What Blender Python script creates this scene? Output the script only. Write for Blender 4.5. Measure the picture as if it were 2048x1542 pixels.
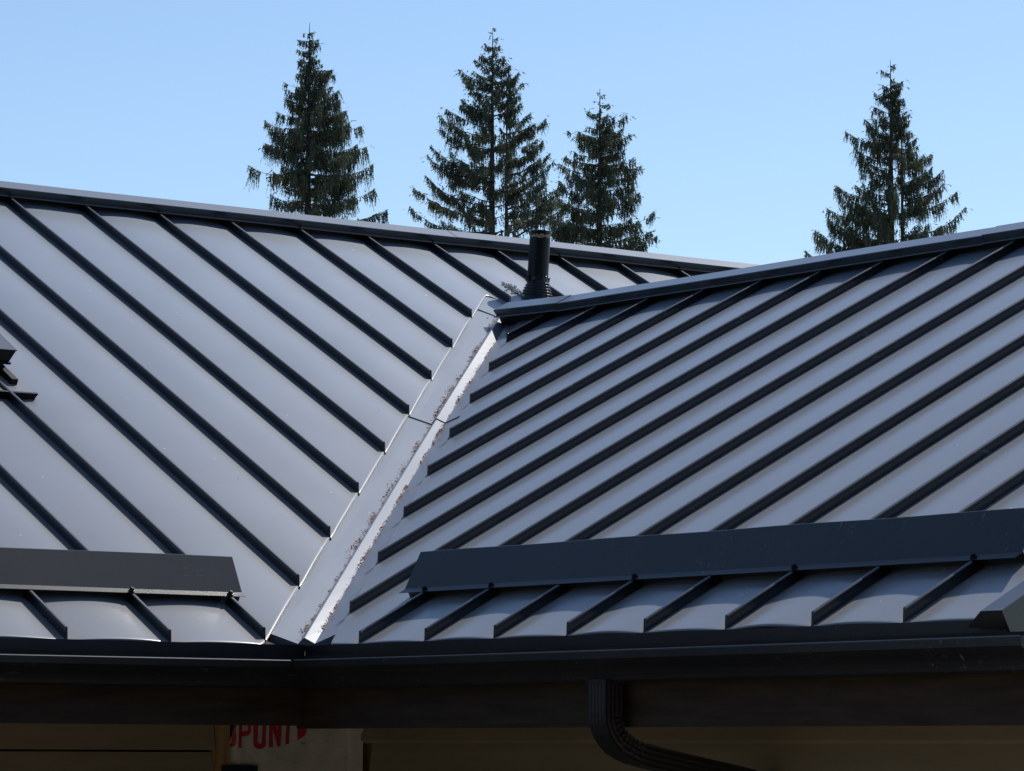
import bpy, math, random
from math import radians, sin, cos, hypot, pi
from mathutils import Vector, Matrix

scene = bpy.context.scene
COL = scene.collection
for o in list(bpy.data.objects):
    bpy.data.objects.remove(o)

# ------------------------------------------------------------------ camera
YAW, PITCH, ROLL = 0.93091, 0.10238, 0.0042
CAM = Vector((-6.93773, -10.52987, -0.36612))
Fv = Vector((cos(YAW) * cos(PITCH), sin(YAW) * cos(PITCH), sin(PITCH)))
R0 = Vector((sin(YAW), -cos(YAW), 0))
U0 = R0.cross(Fv)
Rv = cos(ROLL) * R0 + sin(ROLL) * U0
Uv = -sin(ROLL) * R0 + cos(ROLL) * U0
cam_d = bpy.data.cameras.new('camera')
cam = bpy.data.objects.new('camera', cam_d)
COL.objects.link(cam)
cam_d.sensor_width = 36
cam_d.lens = 125.291
cam_d.clip_start = 0.1
cam_d.clip_end = 3000
M = Matrix((Rv, Uv, -Fv)).transposed().to_4x4()
M.translation = CAM
cam.matrix_world = M
scene.camera = cam

# ------------------------------------------------------------------ light
SUN_ELEV, SUN_AZ_RIGHT = 47.5, 35.0
a = YAW - radians(SUN_AZ_RIGHT)
SUN = Vector((cos(a) * cos(radians(SUN_ELEV)), sin(a) * cos(radians(SUN_ELEV)), sin(radians(SUN_ELEV))))
world = bpy.data.worlds.new('World')
scene.world = world
world.use_nodes = True
wn, wl = world.node_tree.nodes, world.node_tree.links
wn.clear()
sky = wn.new('ShaderNodeTexSky')
sky.sky_type = 'NISHITA'
sky.sun_disc = False
sky.sun_elevation = radians(SUN_ELEV)
sky.sun_rotation = pi / 2 - a
sky.altitude = 100
sky.air_density = 1.0
sky.dust_density = 0.3
sky.ozone_density = 4.0
bg = wn.new('ShaderNodeBackground')
bg.inputs['Strength'].default_value = 0.128
wo = wn.new('ShaderNodeOutputWorld')
wl.new(sky.outputs[0], bg.inputs[0])
wl.new(bg.outputs[0], wo.inputs[0])
sun_d = bpy.data.lights.new('sun', 'SUN')
sun_d.energy = 3.7
sun_d.angle = radians(0.53)
sun_d.color = (1.0, 0.95, 0.88)
sun_o = bpy.data.objects.new('sun', sun_d)
COL.objects.link(sun_o)
sun_o.rotation_euler = SUN.to_track_quat('Z', 'Y').to_euler()
sun_o.location = (0, 0, 30)
scene.view_settings.view_transform = 'Standard'
scene.view_settings.look = 'None'
scene.view_settings.exposure = 0.0
scene.view_settings.gamma = 1.0
scene.view_settings.use_curve_mapping = False
scene.render.engine = 'CYCLES'

# ------------------------------------------------------------------ helpers
def mesh_obj(name, verts, faces, mat, parent=None, smooth=False, uvs=None, mesh=None):
    if mesh is None:
        me = bpy.data.meshes.new(name)
        me.from_pydata([tuple(v) for v in verts], [], faces)
        if uvs is not None:
            uvl = me.uv_layers.new(name='uv')
            for lp in me.loops:
                uvl.data[lp.index].uv = uvs[lp.vertex_index]
        me.materials.append(mat)
        if smooth:
            for p in me.polygons:
                p.use_smooth = True
        me.update()
    else:
        me = mesh
    o = bpy.data.objects.new(name, me)
    COL.objects.link(o)
    if parent is not None:
        o.parent = parent
    return o

def empty(name, loc=(0, 0, 0), parent=None):
    o = bpy.data.objects.new(name, None)
    o.empty_display_size = 0.2
    COL.objects.link(o)
    o.location = loc
    if parent is not None:
        o.parent = parent
    return o

def tag(o, label=None, cat=None, group=None, kind=None):
    if label: o['label'] = label
    if cat: o['category'] = cat
    if group: o['group'] = group
    if kind: o['kind'] = kind
    return o

class MB:
    def __init__(s):
        s.v, s.f = [], []
    def add(s, verts, faces):
        n = len(s.v)
        s.v += [tuple(v) for v in verts]
        s.f += [tuple(i + n for i in f) for f in faces]
    def box(s, lo, hi):
        x0, y0, z0 = lo; x1, y1, z1 = hi
        s.add([(x0, y0, z0), (x1, y0, z0), (x1, y1, z0), (x0, y1, z0),
               (x0, y0, z1), (x1, y0, z1), (x1, y1, z1), (x0, y1, z1)],
              [(0, 3, 2, 1), (4, 5, 6, 7), (0, 1, 5, 4), (1, 2, 6, 5), (2, 3, 7, 6), (3, 0, 4, 7)])
    def loft(s, rings, closed=True, caps=True):
        n = len(rings[0]); base = len(s.v)
        for r in rings:
            s.v += [tuple(p) for p in r]
        for i in range(len(rings) - 1):
            for j in range(n if closed else n - 1):
                a_, b_ = base + i * n + j, base + i * n + (j + 1) % n
                s.f.append((a_, b_, b_ + n, a_ + n))
        if caps and closed:
            s.f.append(tuple(base + j for j in reversed(range(n))))
            s.f.append(tuple(base + (len(rings) - 1) * n + j for j in range(n)))
    def build(s, name, mat, parent=None, smooth=False):
        return mesh_obj(name, s.v, s.f, mat, parent, smooth)

def lathe(mb, prof, c=(0, 0, 0), axis=None, n=24, wob=0.0, rnd=None, caps=True):
    ax = Vector(axis or (0, 0, 1)).normalized()
    u = ax.orthogonal().normalized(); w = ax.cross(u)
    rings = []
    for r, z in prof:
        rings.append([Vector(c) + ax * (z + (rnd.uniform(-wob, wob) if rnd else 0)) +
                      (u * cos(2 * pi * k / n) + w * sin(2 * pi * k / n)) * (r + (rnd.uniform(-wob, wob) if rnd else 0))
                      for k in range(n)])
    mb.loft(rings, True, caps)

# ------------------------------------------------------------------ materials
def new_mat(name):
    m = bpy.data.materials.new(name)
    m.use_nodes = True
    n, l = m.node_tree.nodes, m.node_tree.links
    return m, n, l, n['Principled BSDF']

def noise(n, l, vec, scale, detail=4, rough=0.55, dist=0.0):
    t = n.new('ShaderNodeTexNoise')
    t.inputs['Scale'].default_value = scale
    t.inputs['Detail'].default_value = detail
    t.inputs['Roughness'].default_value = rough
    t.inputs['Distortion'].default_value = dist
    if vec is not None: l.new(vec, t.inputs['Vector'])
    return t.outputs['Fac']

def ramp(n, l, src, p0, p1, c0=0.0, c1=1.0):
    t = n.new('ShaderNodeMapRange')
    t.inputs['From Min'].default_value = p0; t.inputs['From Max'].default_value = p1
    t.inputs['To Min'].default_value = c0; t.inputs['To Max'].default_value = c1
    l.new(src, t.inputs['Value'])
    return t.outputs[0]

def mix(n, l, fac, ca, cb):
    t = n.new('ShaderNodeMix'); t.data_type = 'RGBA'
    for sock, val in ((0, fac), (6, ca), (7, cb)):
        if hasattr(val, 'links') or isinstance(val, bpy.types.NodeSocket): l.new(val, t.inputs[sock])
        else: t.inputs[sock].default_value = val if sock == 0 else (*val, 1)
    return t.outputs[2]

def math_n(n, l, op, x, y):
    t = n.new('ShaderNodeMath'); t.operation = op; t.use_clamp = False
    for i, val in enumerate((x, y)):
        if isinstance(val, bpy.types.NodeSocket): l.new(val, t.inputs[i])
        else: t.inputs[i].default_value = val
    return t.outputs[0]

def steel(name, base=(0.205, 0.248, 0.305), rough=0.80, dust=True, pan=False, spec=0.5, bump=0.0004, metal=1.0, film0=0.0, coat=1.0, crough=0.25):
    """painted standing-seam steel with film dust, smudges and specks"""
    m, n, l, b = new_mat(name)
    tc = n.new('ShaderNodeTexCoord').outputs['Object']
    big = noise(n, l, tc, 1.7, 5, 0.6, 0.5)
    fine = noise(n, l, tc, 38, 5, 0.7)
    dustc = (0.32, 0.285, 0.235)
    f = ramp(n, l, big, 0.42, 0.75, 0.0, 0.10 if dust else 0.03)
    f = math_n(n, l, 'MULTIPLY', f, ramp(n, l, fine, 0.3, 0.7, 0.5, 1.4))
    if film0: f = math_n(n, l, 'ADD', f, film0)
    if pan:
        uv = n.new('ShaderNodeUVMap').outputs[0]
        sp = n.new('ShaderNodeSeparateXYZ'); l.new(uv, sp.inputs[0])
        e = math_n(n, l, 'ABSOLUTE', math_n(n, l, 'SUBTRACT', sp.outputs[0], 0.5), 0)
        e = ramp(n, l, e, 0.25, 0.46, 0.0, 1.0)  # tan tint growing toward the panel's two sides
        e = math_n(n, l, 'POWER', e, 2.0)
        e = math_n(n, l, 'MULTIPLY', e, ramp(n, l, noise(n, l, tc, 9, 5, 0.7), 0.25, 0.7, 0.35, 1.1))
        low = ramp(n, l, sp.outputs[1], 0.0, 2.4, 1.0, 0.55)      # stronger near the eave
        e = math_n(n, l, 'MULTIPLY', e, low)
        f = math_n(n, l, 'ADD', f, math_n(n, l, 'MULTIPLY', e, PAN_EDGE))
        film = ramp(n, l, sp.outputs[1], 0.0, 4.0, 0.36, 0.06)      # a film of dust, thicker down the slope
        f = math_n(n, l, 'ADD', f, math_n(n, l, 'MULTIPLY', film, ramp(n, l, fine, 0.2, 0.8, 0.8, 1.2)))
    # specks: tiny pale grains
    vo = n.new('ShaderNodeTexVoronoi'); vo.inputs['Scale'].default_value = 14
    l.new(tc, vo.inputs['Vector'])
    wn_ = n.new('ShaderNodeTexWhiteNoise'); l.new(vo.outputs['Color'], wn_.inputs['Vector'])
    size = ramp(n, l, wn_.outputs['Value'], 0.72, 1.0, 0.0, 0.085)
    speck = math_n(n, l, 'LESS_THAN', vo.outputs['Distance'], size)
    # scuffs: thin stretched scratches in patches
    mp = n.new('ShaderNodeMapping'); mp.inputs['Scale'].default_value = (6, 60, 20)
    mp.inputs['Rotation'].default_value = (0.2, 0.1, 0.7); l.new(tc, mp.inputs['Vector'])
    sc = ramp(n, l, noise(n, l, mp.outputs[0], 1.5, 3, 0.5, 1.5), 0.66, 0.70)
    sc = math_n(n, l, 'MULTIPLY', sc, ramp(n, l, noise(n, l, tc, 2.3, 2), 0.50, 0.62, 0.0, 0.5))
    col = mix(n, l, f, base, dustc)
    col = mix(n, l, sc, col, (0.28, 0.27, 0.26))
    if dust: col = mix(n, l, speck, col, (0.5, 0.48, 0.44))
    l.new(col, b.inputs['Base Color'])
    r = math_n(n, l, 'ADD', ramp(n, l, big, 0.3, 0.75, rough - 0.012, rough + 0.012), math_n(n, l, 'MULTIPLY', f, 0.2))
    l.new(r, b.inputs['Roughness'])
    b.inputs['Specular IOR Level'].default_value = spec
    b.inputs['Coat Weight'].default_value = coat
    b.inputs['Coat Roughness'].default_value = crough
    b.inputs['Coat IOR'].default_value = 1.65
    l.new(math_n(n, l, 'SUBTRACT', metal, math_n(n, l, 'MULTIPLY', f, metal)), b.inputs['Metallic'])
    bp = n.new('ShaderNodeBump'); bp.inputs['Strength'].default_value = 0.25; bp.inputs['Distance'].default_value = bump
    l.new(noise(n, l, tc, 220, 2), bp.inputs['Height'])
    l.new(bp.outputs[0], b.inputs['Normal'])
    return m

PAN_EDGE = 0.50
M_pan = steel('painted_steel_pan', pan=True)
M_steel = steel('painted_steel_trim')
M_seam_shade = steel('painted_steel_seam_shade', base=(0.026, 0.029, 0.033), rough=0.70, dust=False)  # the roof paint, darkened so shaded seam faces go black
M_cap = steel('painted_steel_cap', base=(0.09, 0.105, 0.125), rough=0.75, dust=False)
M_flash = steel('painted_steel_flashing', film0=0.22)
M_dark = steel('painted_steel_gutter', base=(0.014, 0.015, 0.017), rough=0.42, dust=False, metal=0.0, coat=0.0)
M_guard = steel('painted_steel_guard', base=(0.024, 0.029, 0.033), rough=0.36, dust=False, metal=0.0, spec=0.4, coat=0.0)

def simple(name, col, rough=0.8, var=0.25, scale=8, spec=0.3, bump=0.0, stretch=None):
    m, n, l, b = new_mat(name)
    tc = n.new('ShaderNodeTexCoord').outputs['Object']
    v = tc
    if stretch:
        mp = n.new('ShaderNodeMapping'); mp.inputs['Scale'].default_value = stretch
        l.new(tc, mp.inputs['Vector']); v = mp.outputs[0]
    f = noise(n, l, v, scale, 6, 0.6, 0.3)
    c0 = tuple(c * (1 - var) for c in col); c1 = tuple(min(1, c * (1 + var)) for c in col)
    l.new(mix(n, l, ramp(n, l, f, 0.3, 0.7), c0, c1), b.inputs['Base Color'])
    b.inputs['Roughness'].default_value = rough
    b.inputs['Specular IOR Level'].default_value = spec
    if bump:
        bp = n.new('ShaderNodeBump'); bp.inputs['Distance'].default_value = bump
        bp.inputs['Strength'].default_value = 0.6
        l.new(noise(n, l, v, scale * 4, 5), bp.inputs['Height']); l.new(bp.outputs[0], b.inputs['Normal'])
    return m

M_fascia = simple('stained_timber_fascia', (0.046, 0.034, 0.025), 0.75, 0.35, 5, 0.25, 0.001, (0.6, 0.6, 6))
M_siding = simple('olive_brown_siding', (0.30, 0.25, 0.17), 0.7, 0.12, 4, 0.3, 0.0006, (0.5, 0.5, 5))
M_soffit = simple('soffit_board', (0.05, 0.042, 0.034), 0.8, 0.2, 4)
M_board = simple('raw_sheathing_board', (0.36, 0.23, 0.11), 0.85, 0.3, 7, 0.2, 0.001, (6, 6, 0.7))
M_wrap = simple('housewrap_fabric', (0.62, 0.59, 0.54), 0.55, 0.12, 7, 0.4, 0.008)
M_red = simple('red_print', (0.50, 0.03, 0.05), 0.5, 0.05, 20)
M_ink = simple('dark_print', (0.09, 0.03, 0.03), 0.5, 0.05, 20)
M_navy = simple('navy_flashing_tape', (0.012, 0.02, 0.04), 0.5, 0.1, 20)
M_black = simple('black_plastic_pipe', (0.005, 0.005, 0.006), 0.42, 0.2, 30, 0.3, 0.0004)
M_rubber = simple('black_rubber_boot', (0.010, 0.010, 0.010), 0.28, 0.2, 40, 0.5, 0.0004)
M_seal = simple('pale_sealant', (0.8, 0.76, 0.72), 0.16, 0.2, 90, 0.8, 0.001)
M_tan = simple('tan_pipe_lining', (0.42, 0.28, 0.18), 0.8, 0.3, 60)
M_screw = simple('black_screw', (0.012, 0.012, 0.013), 0.45, 0.1, 20)
M_ground = simple('yard_ground', (0.30, 0.25, 0.18), 0.95, 0.35, 0.8, 0.1, 0.02)

# ------------------------------------------------------------------ roof surface
S = 0.4064
WA, PA, SA = 4.25243, 0.51991, 0.00779
WB, PB, SB_ = 3.2977, 0.51781, 0.01751
X0, Y0, SY = 3.10126, 2.79883, 0.4064 * 0.96203
HEM_A, HEM_B, RIB = 0.185, 0.164, 0.0392
RB = 0.00244
cB, sB = cos(RB), sin(RB)
kA, kB = hypot(1, PA), hypot(1, PB)
def zA(y):
    t = y / WA; return PA * y + SA * 4 * t * (1 - t)
def zB(x):
    t = x / WB; return PB * x + SB_ * 4 * t * (1 - t)
def PtA(x, y, h=0.0):            # point on the left wing's slope, h along its normal
    return (x, y - h * PA / kA, zA(y) + h / kA)
def PtB(x, y, h=0.0):            # x = run up the slope, y = along its ridge
    X = x - h * PB / kB
    return (cB * X - sB * y, sB * X + cB * y, zB(x) + h / kB)

house = empty('house', (0, 0, -2.75))
tag(house, 'house wing corner with charcoal standing seam metal roofs meeting in a valley', 'house')
H = Vector(house.location)
def part(o):
    return o
def hx(verts):
    return verts
# children of the house keep world coordinates through the inverse of the empty's position
def adopt(o, parent):
    o.parent = parent
    o.matrix_parent_inverse = Matrix.Translation(parent.matrix_world.translation).inverted() if False else Matrix.Identity(4)
    return o

# parts that only group pieces: a deck sheet carries the panels
def child_sheet(name, verts, faces, mat, parent):
    vv = [Vector(v) - H for v in verts]
    return mesh_obj(name, vv, faces, mat, parent)
class HB(MB):                     # mesh builder in house coordinates, verts given in world
    def build(s, name, mat, parent=None, smooth=False):
        return mesh_obj(name, [Vector(v) - H for v in s.v], s.f, mat, parent, smooth)

def valley_hem_x(x): return max(0.0, x + HEM_A)

ARCH = 0.009
rnd = random.Random(11)
def make_pan(kind, a0, a1, lo0, lo1, hi, parent, amp=ARCH, nu=10, nv=18):
    """one roof panel between two seams; lo0/lo1 lower ends at its two sides, hi = upper end"""
    verts, uvs, faces = [], [], []
    f0, f1 = 0.016, -0.0016
    ph = rnd.uniform(0, 6); wv = rnd.uniform(0.6, 1.4); oc = rnd.uniform(0.0009, 0.0022)
    side = 0.004; amp = amp * rnd.uniform(0.75, 1.25); tw = rnd.uniform(-0.0012, 0.0012); ph2 = rnd.uniform(0, 6)
    rows = []
    for j in range(nv + 1):
        rows.append(j / nv)
    RH = 0.0055; nv_ = nv
    curl = [112, 84, 56, 28]
    for j, t in enumerate([-c_ for c_ in curl] + rows):
        for i in range(nu + 1):
            s = i / nu
            aa = a0 + side + (a1 - a0 - 2 * side) * s
            lo = lo0(aa) if callable(lo0) else lo0 + (lo1 - lo0) * s
            tt = max(t, 0.0)
            run = lo + 0.010 * (t > 0) + (hi - lo - 0.010) * max(0.0, (t - 1.0 / nv_) / (1 - 1.0 / nv_)) if t > 0 else lo
            arch = amp * (1 - (2 * s - 1) ** 2)
            arch += (oc * sin(3.1 * run * wv + ph) + 0.0007 * sin(7.7 * run + ph2) * sin(2 * pi * s + ph)) * sin(pi * s) + tw * sin(2 * pi * s) * sin(run + ph2)
            h = 0.003 + arch
            if t < 0:
                th = radians(-t)
                run -= RH * sin(th); h -= RH * (1 - cos(th))
            else:
                run += 0.0
            p = PtA(aa, run, h) if kind == 'A' else PtB(run, aa, h)
            verts.append(Vector(p) - H); uvs.append((s, max(0, run)))
    nv += 2
    n = nu + 1
    for j in range(nv + 2):
        for i in range(nu):
            q = (j * n + i, j * n + i + 1, (j + 1) * n + i + 1, (j + 1) * n + i)
            faces.append(q if kind == 'A' else q[::-1])
    return mesh_obj('roof_panel', verts, faces, M_pan, parent, True, uvs)

def make_seam(kind, a, lo, hi, parent, n=14, cut=0.022):
    sec = [(-0.005, -0.004), (-0.005, 0.026), (-0.0085, 0.029), (-0.0085, 0.0362), (-0.0045, RIB), (0.004, RIB), (0.005, 0.0380), (0.005, -0.004)]
    rings = []
    for j in range(n + 1):
        run = lo + (hi - lo) * j / n
        wob = 0.0012 * sin(run * 2.3 + a * 7) if 0 < j < n else 0
        ring = []
        for dx, h in sec:
            sg = 1 if kind == 'A' else -1
            rr = run + (cut * max(0, h) / RIB if j == 0 else 0)
            aa = a + dx * 1.0 + wob if kind == 'A' else a - (-dx) + wob
            ring.append(Vector(PtA(aa, rr, h) if kind == 'A' else PtB(rr, aa, h)) - H)
        rings.append(ring)
    mb = MB(); mb.loft(rings)
    # small folded tab at the lower tip
    o = mesh_obj('seam', mb.v, mb.f, M_seam_shade, parent)
    return o

# --- left wing slope
roofA = HB()
# deck under the panels
NA = 16
vs, fs = [], []
xs = [-5.6, -0.2, 0.0] + [0.3 * k for k in range(1, 11)] + [3.25, 3.34, 9.6]
def deck_lo(x):
    return max(0.0, x) if x < 3.3 else max(0.0, 3.29 + (0 if x < 3.5 else -(x - 3.5) * 0.98))
rows = 12
for x in xs:
    lo = deck_lo(x)
    for j in range(rows + 1):
        y = lo + (WA + 0.06 - lo) * j / rows
        vs.append(PtA(x, y, -0.025))
for i in range(len(xs) - 1):
    for j in range(rows):
        p = i * (rows + 1) + j
        fs.append((p, p + rows + 1, p + rows + 2, p + 1))
roof1 = child_sheet('roof', vs, fs, M_soffit, house)
roof1['label'] = 'grey metal roof slope of the left wing with seams running down to the right'
def lowA(x):
    if x < 3.42: return max(0.0, x + HEM_A)
    return max(0.02, 3.60 - (x - 3.42) * 0.95)
for k in range(-20, 16):
    xa, xb_ = X0 + k * S, X0 + (k + 1) * S
    la, lb = lowA(xa), lowA(xb_)
    if xa < -HEM_A < xb_: la, lb = 0.0, xb_ + HEM_A
    if xa < -HEM_A < xb_ or xa < 3.42 < xb_: make_pan('A', xa, xb_, lowA, None, WA + 0.04, roof1, nu=22)
    else: make_pan('A', xa, xb_, la, lb, WA + 0.04, roof1)
    if xa > -5.0:
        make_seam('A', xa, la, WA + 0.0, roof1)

# --- right wing slope
vs, fs = [], []
ys = [3.29] + [3.0 - 0.3 * k for k in range(0, 10)] + [0.0, -3.44]
for y in ys:
    lo = max(0.0, y)
    for j in range(rows + 1):
        x = lo + (WB + 0.04 - lo) * j / rows
        vs.append(PtB(x, y, -0.025))
for i in range(len(ys) - 1):
    for j in range(rows):
        p = i * (rows + 1) + j
        fs.append((p, p + 1, p + rows + 2, p + rows + 1))
roof2 = child_sheet('roof', vs, fs, M_soffit, house)
roof2['label'] = 'bluish metal roof slope of the right wing with seams running down to the left'
for j in range(-1, 16):
    ya, yb = Y0 - (j + 1) * SY, Y0 - j * SY      # ya < yb
    def lowB(y): return max(0.0, y + HEM_B)
    la, lb = lowB(ya), lowB(yb)
    if j == -1: yb = WB - HEM_B + 0.0; lb = WB
    if ya < -HEM_B < yb: make_pan('B', ya, yb, lowB, None, WB + 0.03, roof2, nu=22)
    else: make_pan('B', ya, yb, la, lb, WB + 0.03, roof2)
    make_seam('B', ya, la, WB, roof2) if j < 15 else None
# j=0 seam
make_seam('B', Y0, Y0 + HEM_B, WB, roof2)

# --- valley flashing: W-shaped sheet, two lapped lengths, plus the hemmed panel edge
def flashing(t0, t1, lift, parent, n=20):
    mb = HB(); rings = []
    for i in range(n + 1):
        t = t0 + (t1 - t0) * i / n
        A = Vector(PtA(t - HEM_A * 0.62, t - HEM_A * 0.62 + HEM_A * 1.25, -0.006 + lift))
        B = Vector(PtB(t + 0.10, t - 0.075, -0.003 + lift))
        B0 = Vector(PtB(t + 0.12, t - 0.10, -0.004 + lift))
        zm = 0.5 * (zA(t) + zB(t)) - 0.004 + lift
        L = Vector((t - 0.021, t + 0.021, zA(t + 0.021) - 0.004 + lift)); R_ = Vector((t + 0.022, t - 0.022, zB(t + 0.022) - 0.004 + lift))
        zm += 0.0152
        C = Vector((t - 0.006, t + 0.006, zm + 0.017))
        C2 = Vector((t - 0.004, t + 0.004, zm + 0.0166))
        C1 = Vector((t - 0.0075, t + 0.0075, zm + 0.0162))
        rings.append([A, L + (A - L) * 0.5 + Vector((0, 0, 0.001 * sin(t * 5))), L, C1, C, C2, R_, R_ + (B - R_) * 0.5, B, B0])
    mb.loft(rings, closed=False)
    # turned-down leading edge gives the lap its own thickness
    r0 = rings[0]; m = len(r0); b0 = len(mb.v)
    mb.v += [tuple(Vector(p)) for p in r0] + [tuple(Vector(p) - Vector((0, 0, 0.006 if t0 > 0.5 else 0.03))) for p in r0]
    for i in range(m - 1):
        mb.f.append((b0 + i, b0 + m + i, b0 + m + i + 1, b0 + i + 1))
    return mb.build('valley_flashing', M_flash, parent)
TJ = 1.968
flashing(0.004, TJ + 0.05, 0.0, roof1)
flashing(TJ, 3.31, 0.005, roof1)
# upper end flap of the flashing
mb = HB()
c0 = Vector(PtA(3.22, 3.22 + HEM_A + 0.02, 0.0025)); c1 = Vector(PtA(3.40, 3.62, 0.0025)); c2 = Vector(PtA(3.50, 3.51, 0.006)); c3 = Vector(PtA(3.31, 3.295, 0.006))
dn = Vector((0, 0, -0.012))
mb.add([c0, c1, c2, c3, c0 + dn, c1 + dn, c2 + dn, c3 + dn], [(0, 3, 2, 1), (4, 5, 6, 7), (0, 1, 5, 4), (1, 2, 6, 5), (2, 3, 7, 6), (3, 0, 4, 7)])
mb.build('valley_flashing_end', M_flash, roof1)

# --- ridge caps
def ridge_cap(kind, a0, a1, parent, tilt=0.0, lift=0.0):
    """a0..a1 along the ridge"""
    if kind == 'A': ap, ed, W_, P_, k_, zf, h0 = 4.300, 4.214, WA, PA, kA, zA, 0.079
    else:           ap, ed, W_, P_, k_, zf, h0 = 3.303, 3.216, WB, PB, kB, zB, 0.077
    def pt(run, h, along, z_extra=0):
        if kind == 'A': return Vector((along, run - h * P_ / k_, zf(run) + h / k_ + z_extra))
        X = run - h * P_ / k_
        return Vector((cB * X - sB * along, sB * X + cB * along, zf(run) + h / k_ + z_extra))
    rings = []
    n = max(2, int(abs(a1 - a0) / 0.4))
    for i in range(n + 1):
        t = i / n; al = a0 + (a1 - a0) * t; ze = lift + tilt * (1 - t) + 0.0012 * sin(al * 3.3)
        apex = pt(ap, h0, al, ze); edge = pt(ed, h0 - 0.001, al, ze)
        low = pt(ed + 0.003, 0.0455, al, ze); lip = pt(ed - 0.012, 0.0445, al, ze); lip2 = pt(ed - 0.0150, 0.0405, al, ze); lipm = pt(ed - 0.0143, 0.0430, al, ze)
        edge2 = pt(ed - 0.002, h0 - 0.004, al, ze)
        # mirrored back side
        def mir(p):
            q = Vector(p)
            if kind == 'A': q.y = 2 * apex.y - q.y
            else:
                ax = Vector((sB * -1, cB, 0)); d = q - apex; nx = Vector((cB, sB, 0)); q = q - 2 * d.dot(nx) * nx
            return q
        rings.append([lip2, lipm, lip, low, edge2, edge, apex, mir(edge), mir(edge2), mir(low), mir(lip), mir(lipm), mir(lip2)])
    mb = HB(); mb.loft(rings, closed=False)
    for r in (rings[0], rings[-1]):
        b = len(mb.v); mb.v += [tuple(p) for p in r[3:10]]
        mb.f.append(tuple(b + i for i in range(7)))
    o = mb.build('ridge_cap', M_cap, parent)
    # closure strip between the seams
    cb = HB(); e = []
    for al in (a0, a1):
        e.append([pt(ed + 0.02, 0.0, al), pt(ed + 0.02, 0.046, al), pt(ed + 0.028, 0.046, al), pt(ed + 0.028, 0.0, al)])
    cb.loft(e)
    cb.build('closure_strip', M_screw, parent)
    return o
for a0, a1, li in ((-5.6, -2.40, 0.0), (-2.40, 0.62, 0.0012), (0.62, 3.654, 0.0), (3.654, 6.68, 0.0016), (6.68, 9.6, 0.0)):
    ridge_cap('A', a0, a1, roof1, 0, li)
for a0, a1, ti, li in ((3.198, 2.70, 0.016, 0.003), (2.70, -0.144, 0, 0), (-0.144, -3.53, 0, 0.003)):
    ridge_cap('B', a0, a1, roof2, ti, li)

# screws on the ridge caps (every second seam)
def screw_mesh():
    mb = MB()
    lathe(mb, [(0.0085, 0), (0.0085, 0.003), (0.006, 0.0035), (0.006, 0.009), (0.004, 0.010)], n=8)
    me = bpy.data.meshes.new('screw'); me.from_pydata(mb.v, [], mb.f); me.materials.append(M_screw)
    return me
SCREW = screw_mesh()
def screw(loc, nrm, parent, off):
    o = mesh_obj('screw', None, None, None, parent, mesh=SCREW)
    o.location = Vector(loc) - off
    o.rotation_euler = Vector(nrm).to_track_quat('Z', 'Y').to_euler()
    return o
nA = Vector((0, -PA, 1)).normalized(); nB = Vector((-PB * cB, -PB * sB, 1)).normalized()
for k in (-9, -7, -5, -3, -1, 1, 3, 5, 7):
    screw(PtA(X0 + k * S, WA - 0.048, 0.0435), nA, roof1, H)
for j in (0, 2, 4, 6, 8, 10, 12):
    screw(PtB(WB - 0.070, Y0 - j * SY, 0.0435), nB, roof2, H)

# --- rake trim at the right gable edge
mb = HB(); rings = []
for x in (-0.045, 1.2, 2.4, WB + 0.04):
    f = lambda y, h: Vector(PtB(max(x, 0), y, h)) + (Vector((x * cB, x * sB, x * PB)) if x < 0 else Vector((0, 0, 0)))
    rings.append([f(-3.372, 0.004), f(-3.447, 0.052), f(-3.530, 0.052), f(-3.533, -0.17), f(-3.520, -0.17), f(-3.520, -0.004)])
mb.loft(rings)
mb.build('rake_trim', M_seam_shade, roof2)

# --- back slopes beyond the ridges and ends
bk = HB()
bk.add([(-5.6, 4.31, 2.28), (9.6, 4.31, 2.28), (9.6, 8.6, 0.02), (-5.6, 8.6, 0.02)], [(0, 1, 2, 3)])
o = bk.build('back_slope', M_steel, roof1)
bk = HB()
bk.add([PtB(3.31, 3.34, 0.03), PtB(3.31, -3.51, 0.03), (6.66, -3.48, 0.0), (6.66, 0.1, 0.0), (3.48, 3.45, 1.73)], [(4, 3, 2, 1, 0)])
bk.build('back_slope', M_steel, roof2)

# --- fascia, drip edge, gutters
def strip(name, pts, mat, parent):   # extruded polygon given as list of rings
    mb = HB(); mb.loft(pts); return mb.build(name, mat, parent)
FA, FB_ = -0.279, -0.289
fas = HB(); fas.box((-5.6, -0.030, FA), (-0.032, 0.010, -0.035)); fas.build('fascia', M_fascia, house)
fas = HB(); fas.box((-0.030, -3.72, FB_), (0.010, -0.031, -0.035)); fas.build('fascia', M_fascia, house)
fas = HB(); fas.box((-0.029, -0.0295, FB_ - 0.0), (0.012, 0.012, -0.034)); fas.build('fascia_corner_block', M_fascia, house)
de = HB()
de.box((-5.6, -0.010, -0.050), (-0.012, -0.006, 0.004)); de.box((-0.010, -3.50, -0.052), (-0.006, -0.011, 0.002))
de.build('drip_edge', M_dark, house)
# soffit
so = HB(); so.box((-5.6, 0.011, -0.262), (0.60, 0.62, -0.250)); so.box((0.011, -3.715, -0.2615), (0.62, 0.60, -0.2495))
so.build('soffit', M_soffit, house)

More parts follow.
